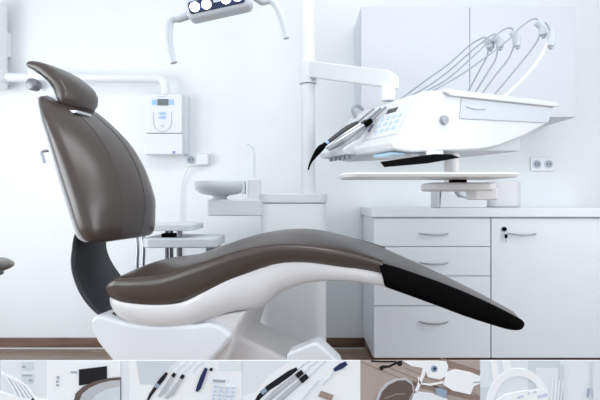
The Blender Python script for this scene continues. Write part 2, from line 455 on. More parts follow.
def slab(mb, w0, w1, y0, y1, h0, h1):
    return mb.loft([[slope(w0, y0, h), slope(w1, y0, h), slope(w1, y1, h), slope(w0, y1, h)] for h in (h0, h1)])


kp_ = dbuild(slab(MB(), .004, sl_len - .002, .035, .235, -.004, .004), 'keypad_panel', M['unit'], bevel=.003)
dbuild(slab(MB(), .118, .140, .115, .180, .003, .006), 'display', M['lcdb'], kp_, label='small dark display', bevel=.0008, seg=1)
for r_ in range(3):
    for c_ in range(4):
        w = .028 + .029 * r_; y = .062 + .038 * c_
        dbuild(slab(MB(), w, w + .014, y, y + .02, .003, .0062), 'key', M['key'], kp_, bevel=.0008, seg=1, label='pale blue key')
# instrument holder: left (far) half of the front
hold = dbuild(MB().prism([(-.085, 1.10), (-.095, 1.122), (-.06, 1.145), (-.01, 1.170), (.065, 1.29), (.10, 1.305), (.06, 1.20), (.02, 1.12), (.0, 1.10)], .245, .448), 'instrument_holder', M['unit'], bevel=.006)
for k in range(5):
    y = .27 + .036 * k
    dbuild(MB().lathe([(.0, -.014), (.008, -.012), (.009, 0.004)], (-.055, y, 1.099), 'z', 14), 'holder_knob', M['grey'], hold)
dbuild(MB().tube(smooth_path([(.06, .40, 1.285), (.045, .40, 1.318), (.07, .40, 1.335), (.10, .40, 1.32)]), .008, 8), 'holder_loop', M['grey'], hold)
dbuild(MB().box(-.02, .04, .02, .14, 1.082, 1.094), 'blue_edge_strip', M['glassb'], bevel=.003, label='glossy light blue edge strip')
hb = [dl(387, 161, .0), dl(391, 166.5, .0), dl(426, 163.5, .0), dl(457, 158, .0), dl(448, 154.5, .0), dl(431, 154.5, .0)]
dbuild(MB().prism(hb, -.02, .045), 'grip_handle', M['black'], bevel=.004, label='black underslung grip')
dbuild(MB().box(.12, .20, .0, .045, 1.085, 1.105), 'grip_mount', M['plas'], bevel=.003)

# whip arms and hoses, as one row across the top of the console
whips = [
    dict(low=[(378, 116), (398, 101), (425, 81), (450, 63), (470, 45), (484, 37.5), (489, 41)], down=[(488, 44), (487, 56), (478, 73), (461, 93.5)], Y=2.12, m='hose'),
    dict(low=[(382, 116), (402, 101), (428, 86), (450, 70), (475, 48), (493, 34.5), (498, 39)], down=[(498, 43), (496, 58), (486, 75), (468, 94)], Y=2.09, m='hose'),
    dict(low=[(386, 116), (406, 102), (430, 89), (450, 77), (480, 50), (500, 32), (511, 28), (515, 36)], down=[(515, 42), (509, 58), (495, 76), (476, 94.5)], Y=2.06, m='hose'),
    dict(low=[(390, 116), (409, 102), (434, 90), (462, 74), (486, 57), (508, 40), (522, 26), (535, 18.5), (541, 25)], down=[(541, 31), (536, 43), (520, 64), (489, 94.5)], Y=2.03, m='hose'),
    dict(low=[(545, 22), (549, 28), (550, 36)], down=[(548, 42), (540, 58), (524, 78), (501, 95)], Y=2.0, m='hosew'),
]
for w in whips:
    Y = w['Y']
    dn = [at(a_, b_, Y + .0) for a_, b_ in w['down']]
    zlast = max(dn[-1].z, 1.338)
    dn[-1].z = 1.339
    wa = MB().tube(smooth_path(dn), .006 if w['m'] == 'hosew' else .0036, 8).build('whip_arm', M[w['m']], du)
    lo = w['low']
    MB().tube(smooth_path([at(a_, b_, Y) for a_, b_ in lo]), .0034, 8).build('hose', M['hose'], wa, label='pale grey hose')
    q = at(*w['down'][0], Y); tp = at(*lo[-2], Y)
    # translucent elbow clip where hose meets rod
    MB().tube(smooth_path([at(lo[-2][0] + 1, lo[-2][1] + 3, Y), at(lo[-1][0] + 1.5, lo[-1][1] + 3, Y), at(w['down'][0][0] + 1.5, w['down'][0][1] + 5, Y)]), [.010] + [.016] * 5 + [.017] * 4 + [.016] * 2 + [.010], 10).build('elbow_clip', M['frost'], wa, label='frosted elbow clip')
    MB().lathe([(.006, 0), (.007, .012), (.0, .014)], (dn[-1].x, dn[-1].y, 1.338), 'z', 12).build('socket_ring', M['grey'], wa)
    MB().lathe([(.0, -.008), (.006, -.006), (.006, .006), (.0, .008)], at(w['down'][0][0] + 3, w['down'][0][1] + 6, Y - .012), 'y', 12).build('clip_pin', M['grey'], wa)

# post and bracket arm that carry the tray
PYb = 1.935
a = at(444.5, 160, PYb); b = at(459.5, 0, PYb)
MB().lathe([(.030, 0.97), (.030, 1.108)], ((a.x + b.x) / 2, PYb, 0), 'z', 28).build('post', M['plasw'], du)
a = at(430, 191, 1.80); b = at(497, 182.5, 1.80)
br_ = MB().prism_z(round_rect(a.x, b.x, 1.78, 1.97, .04), a.z, b.z).build('tray_bracket', M['plasw'], du, bevel=.01)
a = at(475, 200, 1.80); b = at(497, 189, 1.80)
MB().box(a.x, b.x, 1.79, 1.90, a.z, b.z + .005).build('bracket_block', M['plasw'], du, bevel=.006)
a = at(452, 183, 1.80); b = at(466, 181, 1.80)
MB().box(a.x, b.x, 1.79, 1.84, a.z, .9955).build('tray_pad', M['black'], du, label='black pad under tray')

tz0 = .996
tx0 = at(338, 0, 1.60).x; tx1 = at(519, 0, 1.60).x
tr = thing('instrument_tray', 'flat white tray shelf held level under the instrument console', 'tray', ((tx0 + tx1) / 2, 1.72, tz0))
outl = round_rect(tx0 + .02, tx1, 1.57, 1.84, .05)
MB().prism_z(outl, tz0, tz0 + .007).build('tray_floor', M['plasw'], tr, bevel=.002, seg=2)
rim = [(x, y, tz0 + .0095) for x, y in outl]
MB().tube(rim, .0048, 8, closed=True).build('tray_rim', M['plas'], tr)


# ------------------------------------------------------------------ handpieces resting in the holder
def hp(p0, p1, Y0, Y1, steps, name, label, tipname=None):
    A_ = at(*p0, Y0); B_ = at(*p1, Y1)
    t = thing(name, label, 'dental instrument', (A_ + B_) / 2, group='instruments at the console front')
    for nm, mm, f0, f1, prof_ in steps:
        n = len(prof_)
        path = [A_ + (B_ - A_) * (f0 + (f1 - f0) * k / (n - 1)) for k in range(n)]
        MB().tube(path, prof_, 14).build(nm, mm, t, sharp=60)
    return t, A_, B_


t, A_, B_ = hp((358, 122), (325, 144.5), 2.005, 1.965, [('grip', M['char'], 0, .92, [.006, .012, .0145, .0145, .013, .011, .009]), ('ring', M['blue'], .90, 1.0, [.0095, .0105, .0105, .009])], 'syringe', 'black handpiece with a curved black nozzle, leftmost at the console front')
MB().tube(smooth_path([at(326, 144, 1.966), at(320, 149, 1.96), at(313.5, 157.5, 1.955), at(310, 164, 1.95), at(308.3, 170, 1.95)]), [.0105] * 4 + [.0125, .0135, .0135, .0130, .0125, .0115, .010] + [.009, .008, .007, .006, .0055, .005, .0048, .0045, .004, .0038, .0035, .0035, .003], 12).build('nozzle', M['black'], t)
MB().tube(smooth_path([at(357.5, 122.3, 2.005), at(365, 116, 1.985), at(374, 108.5, 1.965)]), .005, 8).build('hose', M['hose'], t)
t, A_, B_ = hp((366, 121), (326, 148), 1.968, 1.94, [('grip', M['silver'], 0.1, 1, [.008, .0095, .0105, .0105, .0095, .008, .006]), ('end_cap', M['char'], 0, .14, [.008, .009, .009, .008])], 'scaler', 'slim silver handpiece lying just in front of the black one')
MB().tube(smooth_path([A_, at(372, 116, 1.955), at(381, 108, 1.935)]), .005, 8).build('hose', M['hose'], t)
t, A_, B_ = hp((371.5, 120.5), (328, 149.5), 1.945, 1.91, [('grip', M['steel'], 0.14, 1, [.009, .010, .0115, .0135, .016, .0165, .012, .007]), ('end_cap', M['black'], 0, .18, [.010, .0125, .0125, .010])], 'turbine_handpiece', 'thick dull silver handpiece with black end cap, nearest the keypad')
MB().tube(smooth_path([A_, at(378, 114, 1.93), at(386, 107, 1.91)]), .005, 8).build('hose', M['hose'], t)
t, A_, B_ = hp((373, 124.5), (368.5, 131.5), 1.922, 1.905, [('grip', M['navy'], 0, 1, [.003, .005, .005, .004])], 'dental_handpiece', 'small dark handpiece tip between the silver handpieces and the keypad')

# ------------------------------------------------------------------ things on the worktop
ztop = at(0, 208, CY).z + .0005
Yd = 2.62
dv = thing('worktop_device', 'small white wedge shaped device standing on the worktop below the tray', 'device', (at(462, 0, Yd).x, Yd + .06, ztop))
wp = [at(440, 0, Yd), at(487, 0, Yd)]
x0, x1 = wp[0].x, wp[1].x
zt_ = at(0, 189, Yd).z
curve = [(x0 + .01, zt_), (x0 + .035, zt_), (x0 + .06, zt_ - .028), (x0 + .10, zt_ - .044), (x0 + .16, zt_ - .055), (x1 - .02, zt_ - .060), (x1, zt_ - .062), (x1, ztop), (x0, ztop)]
MB().prism(curve, Yd, Yd + .13).build('body', M['plas'], dv, bevel=.004)
MB().box(at(436.5, 0, Yd).x, x0 - .001, Yd + .0, Yd + .12, ztop, zt_ - .005).build('side_plate', M['pinkgrey'], dv, bevel=.003)
MB().tube(smooth_path([at(456, 191, Yd + .05), at(460, 196, Yd + .05), at(466, 199, Yd + .05), at(474, 199.5, Yd + .05)]), .012, 12).build('tube', M['grey'], dv, label='grey bent tube')
Yc = 2.72
x0, x1 = at(490, 0, Yc).x, at(524, 0, Yc).x
MB_ = MB().prism_z(round_rect(x0, x1, Yc, Yc + .15, .05), ztop, at(0, 181, Yc).z)  # blurred grey tone behind the tray, built as a solid block
tag(MB_.build('rounded_block', mat('pale_block', (0.70, 0.685, 0.70), 0.3), bevel=.012), 'pale grey rounded block on the worktop behind the right end of the tray', 'container')

# ------------------------------------------------------------------ assistant cart
YC_ = 2.42
ct = thing('side_cart', 'white two-tier side cart with thin metal legs behind the backrest', 'cart', (at(178, 0, YC_).x, YC_ + .12, 0))
a = at(133, 231, YC_); b = at(183, 225, YC_)
MB().prism_z(round_rect(a.x, at(197, 0, YC_ + .1).x, YC_, YC_ + .30, .035), at(0, 231, YC_).z, at(0, 224.5, YC_).z).build('upper_shelf', M['plasb'], ct, bevel=.006)
ls = round_rect(at(142, 0, YC_).x, at(217, 0, YC_).x, YC_ - .03, YC_ + .30, .05)
lw = MB().prism_z(ls, at(0, 247.5, YC_).z, at(0, 238, YC_).z).build('lower_shelf', M['plasb'], ct, bevel=.008)
MB().box(at(205, 0, YC_).x, at(214, 0, YC_).x, YC_ + .02, YC_ + .2, at(0, 256, YC_).z, at(0, 247.5, YC_).z).build('shelf_bracket', M['grey'], ct, bevel=.004)
zlo = at(0, 231, YC_).z
for px, yy, r, mm in ((167, .10, .010, 'dsteel'), (171.5, .12, .010, 'dsteel'), (179.5, .02, .014, 'dsteel')):
    c = at(px, 0, YC_ + yy)
    MB().lathe([(r, .05), (r, zlo)], (c.x, c.y, 0), 'z', 16).build('leg', M[mm], ct)
for px, yy, r in ((136.5, -.015, .0095), (142.5, .06, .010)):
    c = [at(px - 2.5, 230, YC_ + yy), at(px, 236, YC_ + yy), at(px + 1, 250, YC_ + yy), at(px + .5, 272, YC_ + yy)]
    c.append(Vector((c[-1].x, c[-1].y, .05)))
    MB().tube(smooth_path(c), r, 12).build('leg', M['steel'], ct)
ft = MB()
cc = at(165, 0, YC_ + .1)
MB().prism_z(round_rect(cc.x - .17, cc.x + .17, YC_ - .05, YC_ + .27, .06), .0, .055).build('base', M['plasb'], ct, bevel=.01)
k = at(169, 235.5, YC_ + .05)
tag(MB().box(k.x - .035, k.x + .035, k.y - .02, k.y + .04, at(0, 238, YC_).z + .0005, at(0, 234, YC_).z).build('instrument_case', M['black'], bevel=.004), 'small black case on the lower shelf of the side cart', 'case')

# ------------------------------------------------------------------ stool at left edge
sx = -1.163; sy = 1.6
st = thing('stool', 'brown padded stool seat just poking in at the left edge', 'stool', (sx, sy, 0))
MB().lathe([(.0, .712), (.12, .716), (.165, .712), (.182, .700), (.182, .690), (.165, .681), (.0, .679)], (sx, sy, 0), 'z', 40).build('seat', M['leather'], st, sharp=80)
MB().lathe([(.15, .665), (.15, .680)], (sx, sy, 0), 'z', 32).build('seat_plate', M['char'], st)
MB().lathe([(.035, .08), (.035, .45), (.022, .46), (.022, .666)], (sx, sy, 0), 'z', 20).build('column', M['steel'], st)
for k in range(5):
    q = 2 * math.pi * k / 5 + .3
    e = Vector((sx + .24 * math.cos(q), sy + .24 * math.sin(q), 0))
    l = MB().tube([(sx, sy, .10), (e.x, e.y, .075)], [.024, .016], 12).build('leg', M['steel'], st)
    MB().lathe([(.0, -.012), (.024, -.012), (.027, 0), (.024, .012), (.0, .012)], (e.x, e.y, .0275), 'x', 18).build('caster', M['black'], l)
    MB().tube([(e.x, e.y, .035), (e.x, e.y, .085)], .007, 8).build('caster_stem', M['steel'], l)

# ------------------------------------------------------------------ patient chair
CO = (-.1255, 1.965); CR = -11
ch = thing('dental_chair', 'large reclining dental chair with taupe leather pads and white base', 'dental chair', (CO[0], CO[1], 0), CR)


def cp(px, py, t): return on_plane(px, py, t, CO, CR)


def cb(mb, name, m, parent=ch, **k): return mb.build(name, m, parent, local=True, **k)


# seat pad: stations (s, shoulder z, bottom z, crown z, half width)
ST = [(-.60, .566, .552, .566, .20), (-.590, .585, .540, .588, .235), (-.565, .606, .533, .615, .255), (-.535, .618, .527, .636, .266), (-.473, .622, .517, .664, .27), (-.368, .632, .516, .680, .27), (-.293, .651, .529, .694, .27),
      (-.188, .687, .566, .732, .27), (-.056, .731, .631, .776, .27), (.062, .755, .681, .797, .27), (.18, .760, .694, .797, .268), (.319, .744, .678, .764, .262), (.40, .725, .668, .737, .256), (.462, .706, .659, .709, .252)]


def seat_ring(s, zs, zb_, zc, w):
    h = zs - zb_
    half = [(-w + .040, zb_), (-w + .024, zb_ + .15 * h), (-w + .011, zb_ + .45 * h), (-w + .002, zb_ + .75 * h), (-w + .002, zb_ + .92 * h), (-w + .016, zs + .003), (-w + .055, zs + .3 * (zc - zs) + .004), (-w * .55, zs + .8 * (zc - zs) + .002), (-w * .25, zc)]
    return [(s, t, z) for t, z in half] + [(s, 0, zc + .001)] + [(s, -t, z) for t, z in reversed(half)]


def densify(tab, n=3):
    out = []
    V = [Vector(r[:3]) for r in tab]
    for i in range(len(tab) - 1):
        p0, p1, p2, p3 = tab[max(i - 1, 0)], tab[i], tab[i + 1], tab[min(i + 2, len(tab) - 1)]
        for k in range(n):
            t = k / n
            out.append(tuple(0.5 * (2 * b + (c - a) * t + (2 * a - 5 * b + 4 * c - d) * t * t + (3 * b - a - 3 * c + d) * t ** 3) for a, b, c, d in zip(p0, p1, p2, p3)))
    out.append(tuple(tab[-1])); return out


SD = densify(ST[:4], 2)[:-1] + densify(ST[3:], 4)
seat = cb(MB().loft([seat_ring(*r) for r in SD]), 'seat_cushion', M['leather'], sharp=75)
for sgn in (-1, 1):
    pth = []
    for r in SD[6:]:
        ring = seat_ring(*r); q = Vector(ring[5]); q.y = q.y * (-sgn) if sgn > 0 else q.y; pth.append(q)
    cb(MB().tube(pth, .0035, 6), 'piping', M['leather'], seat)

# white shell under the pad
SH = [(-.612, .512, .490, .15), (-.60, .535, .478, .19), (-.55, .530, .455, .235), (-.485, .523, .433, .25), (-.379, .521, .420, .255), (-.275, .533, .431, .255), (-.19, .572, .462, .255), (-.10, .618, .495, .25), (.001, .660, .512, .24), (.045, .672, .543, .24),
      (.093, .688, .578, .24), (.194, .699, .615, .24), (.317, .683, .627, .24), (.40, .673, .622, .24), (.474, .660, .612, .24)]


def shell_ring(s, zt__, zb_, w):
    h = zt__ - zb_
    half = [(-w + .004, zt__ + .006), (-w, zt__ - .1 * h), (-w + .004, zt__ - .45 * h), (-w + .018, zt__ - .75 * h), (-w + .045, zb_ + .07 * h), (-w + .09, zb_), (-w * .4, zb_ - .002)]
    return [(s, t, z) for t, z in half] + [(s, -t, z) for t, z in reversed(half)]


cb(MB().loft([shell_ring(*r) for r in densify(SH, 4)]), 'seat_shell', M['plasw'], sharp=75)

# foot section
FT = []
for px, pt, pb, w in densify([(378, 262, 284, .25), (386, 264.6, 288, .248), (400, 268.5, 293, .215), (440, 282.5, 307.5, .155), (465, 292.5, 317, .122), (490, 303.5, 325, .095), (506, 311.5, 329.8, .084), (516, 316.8, 331.4, .078), (522, 320, 330.5, .070), (524.5, 322.5, 326, .062)], 2):
    s, zt_ = cp(px, pt, -w); s2, zb_ = cp(px, pb, -w); FT.append((s, zt_, zb_, w))
rings = []
FT0 = FT[0][0]
for i, (s, zt_, zb_, w) in enumerate(FT):
    h = zt_ - zb_
    ds = .022 if i == 0 else .010 if i == 1 else 0
    half = [(-w + .012, zt_ - .012), (-w + .010, zt_), (-w + .002, zt_ - .002), (-w, zt_ - .12 * h), (-w, zt_ - .5 * h), (-w + .002, zb_ + .12 * h), (-w + .014, zb_)]
    def sk(z): return s + ds * (zt_ - z) / h
    rings.append([(sk(z), t, z) for t, z in half] + [(sk(z), -t, z) for t, z in reversed(half)])
fp = cb(MB().loft(rings), 'foot_shell', M['black'], sharp=60, label='black foot section shell')
rings = []
for i, (s, zt_, zb_, w) in enumerate([(FT[0][0] - .012,) + FT[0][1:]] + FT[1:16]):
    w2 = w - .013; c = .003 * (1 - i / 20)
    half = [(-w2, zt_ - .013), (-w2, zt_ + .0), (-w2 + .012, zt_ + c), (-w2 * .5, zt_ + c + .002)]
    rings.append([(s, t, z) for t, z in half] + [(s, -t, z) for t, z in reversed(half)])
cb(MB().loft(rings), 'foot_cushion', M['leather'], sharp=60)

# base pedestal
bp_ = [(-.625, .478), (-.655, .455), (-.650, .41), (-.620, .365), (-.545, .285), (-.42, .17), (-.36, .06), (-.16, .06)] + [cp(a_, b_, -.237) for a_, b_ in ((200, 372), (214, 358), (226, 345), (231.5, 337), (226, 331), (217, 325.5), (208, 323), (196, 325))] + [(-.3, .455), (-.4, .445), (-.5, .452)]
cb(MB().prism(bp_, -.237, .237), 'pedestal', M['plas'], bevel=.016, seg=4)
nk = [cp(a_, b_, -.205) for a_, b_ in ((200, 318), (246, 311), (243, 318), (237, 328), (233, 342), (226, 362), (215, 380), (190, 380))]
cb(MB().prism(nk, -.205, .205), 'neck', M['plasw'], bevel=.012)
q0, q1, q2 = cp(247, 316, .12), cp(300, 340, .12), cp(341, 361, .12)
cb(MB().prism([(-.20, .06), (-.20, .53), (-.02, .55), (q0[0] - .03, q0[1] + .03), q0, q1, q2, (q2[0] + .08, q2[1] - .10), (q2[0] + .10, .06)], -.13, .13), 'pedestal_arm', M['plasw'], bevel=.02, seg=4)
cb(MB().prism_z(round_rect(-.50, .45, -.26, .26, .08), .0, .065), 'floor_plate', M['plasw'], bevel=.015)
a = cp(287, 353, -.20); b = cp(318, 342, -.20); c = cp(338, 361, -.20)
cb(MB().prism([a, (b[0] - .015, b[1] - .001), b, c, (c[0] + .05, .20), (c[0] + .05, .07), (a[0], .07)], -.21, -.12), 'side_cover', M['plas'], bevel=.012)
# round hinge seam line

# charcoal lumbar bracket
LB = smooth_path([(-.755, 0, .86), (-.795, 0, .80), (-.815, 0, .74), (-.816, 0, .67), (-.790, 0, .60), (-.735, 0, .525), (-.655, 0, .468), (-.57, 0, .46)], 5)
rings = []
for i, p_ in enumerate(LB):
    tg = (LB[min(i + 1, len(LB) - 1)] - LB[max(i - 1, 0)]).normalized(); n_ = Vector((-tg.z, 0, tg.x)); k = 1
    hwid = .112 + .085 * max(0, i / (len(LB) - 1) - .35) / .65; th2 = .012
    q = [(-hwid, -.6), (-hwid - .004, 0), (-hwid, .6), (-hwid + .008, 1), (hwid - .008, 1), (hwid, .6), (hwid + .004, 0), (hwid, -.6), (hwid - .008, -1), (-hwid + .008, -1)]
    rings.append([p_ + n_ * (b_ * th2) + Vector((0, a_, 0)) for a_, b_ in q])
cb(MB().loft(rings), 'lumbar_bracket', M['brk'], sharp=50, label='charcoal curved bracket between backrest and seat')

# backrest: levels (z, rear s at edge, edge thickness, crown forward, half width)
BK = [(.748, -.690, .050, .006, .15), (.753, -.694, .058, .014, .205), (.768, -.702, .064, .024, .232), (.80, -.713, .070, .036, .246), (.86, -.732, .073, .050, .252), (.92, -.752, .074, .062, .253), (1.02, -.790, .073, .076, .250), (1.10, -.823, .070, .078, .242), (1.18, -.860, .063, .070, .229),
      (1.25, -.900, .054, .052, .208), (1.30, -.931, .046, .036, .185), (1.335, -.955, .038, .022, .160), (1.358, -.974, .032, .010, .125), (1.368, -.984, .024, .004, .08)]
def byaw(z): return .085 * min(1, max(.1, .1 + (z - .76) / .16 * .9))


def back_ring(z, sr, e, c, w):
    tl = .36                                   # tilt: forward also lifts a little
    pts = [(-w * .93, .004), (-w * .985, e * .25), (-w, e * .55), (-w * .985, e * .85), (-w * .93, e + .004), (-w * .80, e + .45 * c), (-w * .55, e + .84 * c), (-w * .28, e + .98 * c)]
    full = pts + [(0, e + c)] + [(-t, n) for t, n in reversed(pts)]
    return [(sr + n + (t + w) * byaw(z), t, z + n * tl * 0.15) for t, n in full]


BD = densify(BK[:4], 2)[:-1] + densify(BK[3:], 3)
back = cb(MB().loft([back_ring(*r) for r in BD]), 'backrest', M['leather'], sharp=75)
for tt in (-.42, .30):
    pth = []
    for r in BD[3:-3]:
        z, sr, e, c, w = r
        t = w * (tt - (.10 * (1.3 - z) if tt > 0 else -.05))
        fr = t / w; cc = e + c * max(0, 1 - abs(fr) ** 2.2) + .001
        ring = back_ring(*r)
        pt = [(q[1], q[0], q[2]) for q in ring]
        for (t0, s0_, z0_), (t1, s1_, z1_) in zip(pt, pt[1:]):
            if t0 <= t <= t1:
                k_ = (t - t0) / (t1 - t0); pth.append((s0_ + (s1_ - s0_) * k_ + .0002, t, z0_ + (z1_ - z0_) * k_)); break
    cb(MB().tube(pth, .0022, 6), 'seam', M['seam'], back, label='stitched seam line')
# rear shell
rings = []
for z, sr, e, c, w in densify(BK[1:-1], 2):
    h = interp([(.75, .05), (.80, .085), (1.0, .075), (1.2, .055), (1.36, .03)], z)[0]
    pts = [(-w * .94, .008), (-w * .985, -.004), (-w * .95, -.014), (-w * .7, -.014 - .6 * h), (-w * .35, -.014 - .92 * h)]
    full = pts + [(0, -.014 - h)] + [(-t, n) for t, n in reversed(pts)]
    rings.append([(sr + n + (t + w) * byaw(z), t, z) for t, n in full])
bs = cb(MB().loft(rings), 'backrest_shell', M['plas'], sharp=75, label='pale shell behind backrest')
l0 = cp(43.5, 150, -.22); l1 = cp(43, 163, -.22)
cb(MB().tube(smooth_path([(l0[0] + .03, -.19, l0[1]), (l0[0] - .012, -.21, l0[1] - .005), (l1[0] - .004, -.212, l1[1] + .02), (l1[0], -.212, l1[1])]), .006, 8), 'release_lever', M['steel'], bs, label='small metal lever')

# headrest
hprof = [(27.6, 66.5), (27.8, 63.3), (30.5, 61.2), (35, 61), (40, 62), (46, 64.2), (52, 67.8), (57.5, 72.5), (62.5, 78), (66.5, 84.5), (68.5, 91.5), (68, 98.5), (65.5, 104.5), (62, 106.5), (59.3, 103.5), (58, 97), (55, 89), (48.5, 79.8), (41.5, 73.8), (34.5, 69.6), (29.5, 68)]
HPt = [cp(a_, b_, -.09) for a_, b_ in hprof]
gx = sum(p_[0] for p_ in HPt) / len(HPt); gz = sum(p_[1] for p_ in HPt) / len(HPt)
nH = len(HPt)


def inset(P, d):
    out = []
    for i in range(len(P)):
        a_, b_, c_ = P[i - 1], P[i], P[(i + 1) % len(P)]
        tx, tz = c_[0] - a_[0], c_[1] - a_[1]; l_ = math.hypot(tx, tz) or 1
        out.append((b_[0] - d * tz / l_ * 1, b_[1] + d * tx / l_ * 1))
    return out


ar = sum(HPt[i - 1][0] * HPt[i][1] - HPt[i][0] * HPt[i - 1][1] for i in range(nH))
sg_ = 1 if ar > 0 else -1
rings = []
HW = .108


def puff(k):
    # the lower front of the roll swells most towards the middle
    return 0.35 + 1.75 * math.exp(-((k - 10.5) / 2.6) ** 2)


for d_, dd in ((.013, 0), (.007, .003), (.003, .008), (0, .018), (-.006, .040), (-.011, .072), (-.012, HW)):
    rings.append((([(x, z) for x, z in inset(HPt, sg_ * d_)] if d_ >= 0 else [(b_[0] + (i_[0] - b_[0]) * puff(k), b_[1] + (i_[1] - b_[1]) * puff(k)) for k, (b_, i_) in enumerate(zip(HPt, inset(HPt, sg_ * d_)))]), -HW + dd))
mid = [(b_[0] + (i_[0] - b_[0]) * puff(k), b_[1] + (i_[1] - b_[1]) * puff(k)) for k, (b_, i_) in enumerate(zip(HPt, inset(HPt, sg_ * -.012)))]
mx_ = sum(q[0] for q in mid) / nH; mz_ = sum(q[1] for q in mid) / nH
for f_, t in ((.985, .030), (.95, .062), (.88, .086), (.76, .104), (.58, .116), (.3, .122)):
    rings.append(([(g[0] + (m_[0] - g[0]) * f_, g[1] + (m_[1] - g[1]) * f_) for m_, g in ((m_, ((mx_ + m_[0]) / 2, (mz_ + m_[1]) / 2)) for m_ in mid)], t))
head = cb(MB().loft([[(x, t, z) for x, z in P_] for P_, t in rings]), 'headrest', M['leather'], sharp=80)
spf = [(28.2, 68.5), (34, 70.5), (41, 74.8), (48, 80.8), (54.5, 90), (57.3, 98), (58.5, 104.5), (55, 103.5), (50, 98.5), (45, 93), (41, 88), (36, 82), (31.5, 77.5), (28.6, 76)]
cb(MB().prism([cp(a_, b_, -.10) for a_, b_ in spf], -.106, .106), 'headrest_shell', M['plasb'], head, bevel=.006, label='white headrest shell')
sv = [cp(a_, b_, -.10) for a_, b_ in ((49, 96), (53, 100.5), (58, 105), (63, 108.5), (71, 110), (77, 110), (77, 113), (71, 114.5), (64, 114), (57, 110), (52, 104))]
cb(MB().prism(sv, -.105, .0), 'headrest_plate', M['silver'], head, bevel=.003, label='silver plate under headrest')
k0 = cp(31.2, 84, -.145)
cb(MB().lathe([(.0, -.152), (.020, -.152), (.0245, -.148), (.0255, -.14), (.0255, -.118), (.0245, -.114), (.0, -.114)], (k0[0], 0, k0[1]), 'y', 32), 'pivot_knob', M['dsteel'], sharp=50, label='grey round pivot knob')
k1 = cp(38.5, 88, -.10)
cb(MB().box(k0[0] + .01, k1[0] + .05, -.07, .07, k1[1] - .03, k1[1] + .02), 'headrest_joint', M['char'], bevel=.006)

# ------------------------------------------------------------------ operating light
LY = 1.5
lt = thing('operating_light', 'white operating lamp with four lit lenses and two curved handles above the chair', 'lamp', at(216, 4, LY))
ex = Vector((math.cos(math.radians(12.5)), 0, math.sin(math.radians(12.5)))); ez = Vector((-ex.z, 0, ex.x)); lc = at(215.5, -4, LY)


def LP(u_, w_, dy=0): return lc + ex * u_ + ez * w_ + Vector((0, dy, 0))


def lpris(pts, d0_, d1_):
    return MB().loft([[LP(a_, b_, d0_) for a_, b_ in pts], [LP(a_, b_, d1_) for a_, b_ in pts]])


hd = lpris(round_rect(-.100, .108, -.052, .014, .018), 0, .06).build('lamp_head', M['lampg'], lt, bevel=.012)
pl_ = lpris(round_rect(-.090, .088, -.040, -.001, .010), -.004, .008).build('lens_plate', M['navy'], lt, bevel=.002, label='dark blue lens plate')
for u_ in (-.070, -.033, .030, .066):
    w_ = -.021 if u_ < 0 else -.018
    c = LP(u_, w_, -.004)
    MB().lathe([(.0, -.005), (.011, -.0045), (.0150, -.001), (.0155, .002)], c, 'y', 24).build('lens', M['led'], pl_, label='lit white lens')
lpris(round_rect(-.010, .012, -.022, -.010, .003), -.0065, -.003).build('plate_mark', M['line'], pl_)
hl = smooth_path([LP(-.10, -.028, .03), at(179, 18.5, LY + .03), at(174, 18.6, LY + .03), at(170.3, 21.8, LY + .03), at(169.2, 30, LY + .03), at(169.6, 42, LY + .03), at(171.5, 54, LY + .03), at(174, 63, LY + .03)])
MB().tube(hl, [.0125] * 8 + [.0115] * (len(hl) - 8), 14).build('handle', M['lampg'], lt)
hr = smooth_path([LP(.105, .0, .03), at(262, 1.5, LY + .03), at(270, 1, LY + .03), at(275.5, 6, LY + .03), at(280, 15, LY + .03), at(283.5, 26, LY + .03), at(286.3, 38.5, LY + .03)])
MB().tube(hr, [.0115] * 8 + [.0095] * (len(hr) - 8), 14).build('handle', M['lampg'], lt)
MB().tube(smooth_path([LP(.0, .005, .04), Vector((lc.x, LY + .05, lc.z + .12)), Vector((lc.x + .01, LY + .06, lc.z + .30)), Vector((lc.x + .01, LY + .06, ZC - .02))], 8), .019, 14).build('support_arm', M['plas'], lt)
MB().lathe([(.07, ZC - .04), (.07, ZC - .002)], (lc.x + .01, LY + .06, 0), 'z', 28).build('ceiling_plate', M['plas'], lt, bevel=.004)

# ------------------------------------------------------------------ collage thumbnails, built as prints on an added ledge
PY_ = 1.25; S = PY_ / F
zp = at(0, 360.5, PY_).z; zpb = zp - 81 * S
lx0 = at(-60, 0, PY_).x; lx1 = at(660, 0, PY_).x
lg = thing('added_ledge', 'low white ledge added to hold the row of collage thumbnails', 'ledge', (0, PY_, 0))
MB().box(lx0, lx1, PY_ - .06, PY_ + .08, zpb - .03, zpb - .0005).build('shelf', M['plas'], lg, bevel=.004)
MB().box(lx0, lx1, PY_ + .006, PY_ + .014, zpb, zpb + .05).build('back_lip', M['plas'], lg, bevel=.002)
for x in (lx0 + .05, 0, lx1 - .05):
    MB().box(x - .02, x + .02, PY_ - .05, PY_ + .07, 0, zpb - .03).build('leg', M['plas'], lg, bevel=.003)


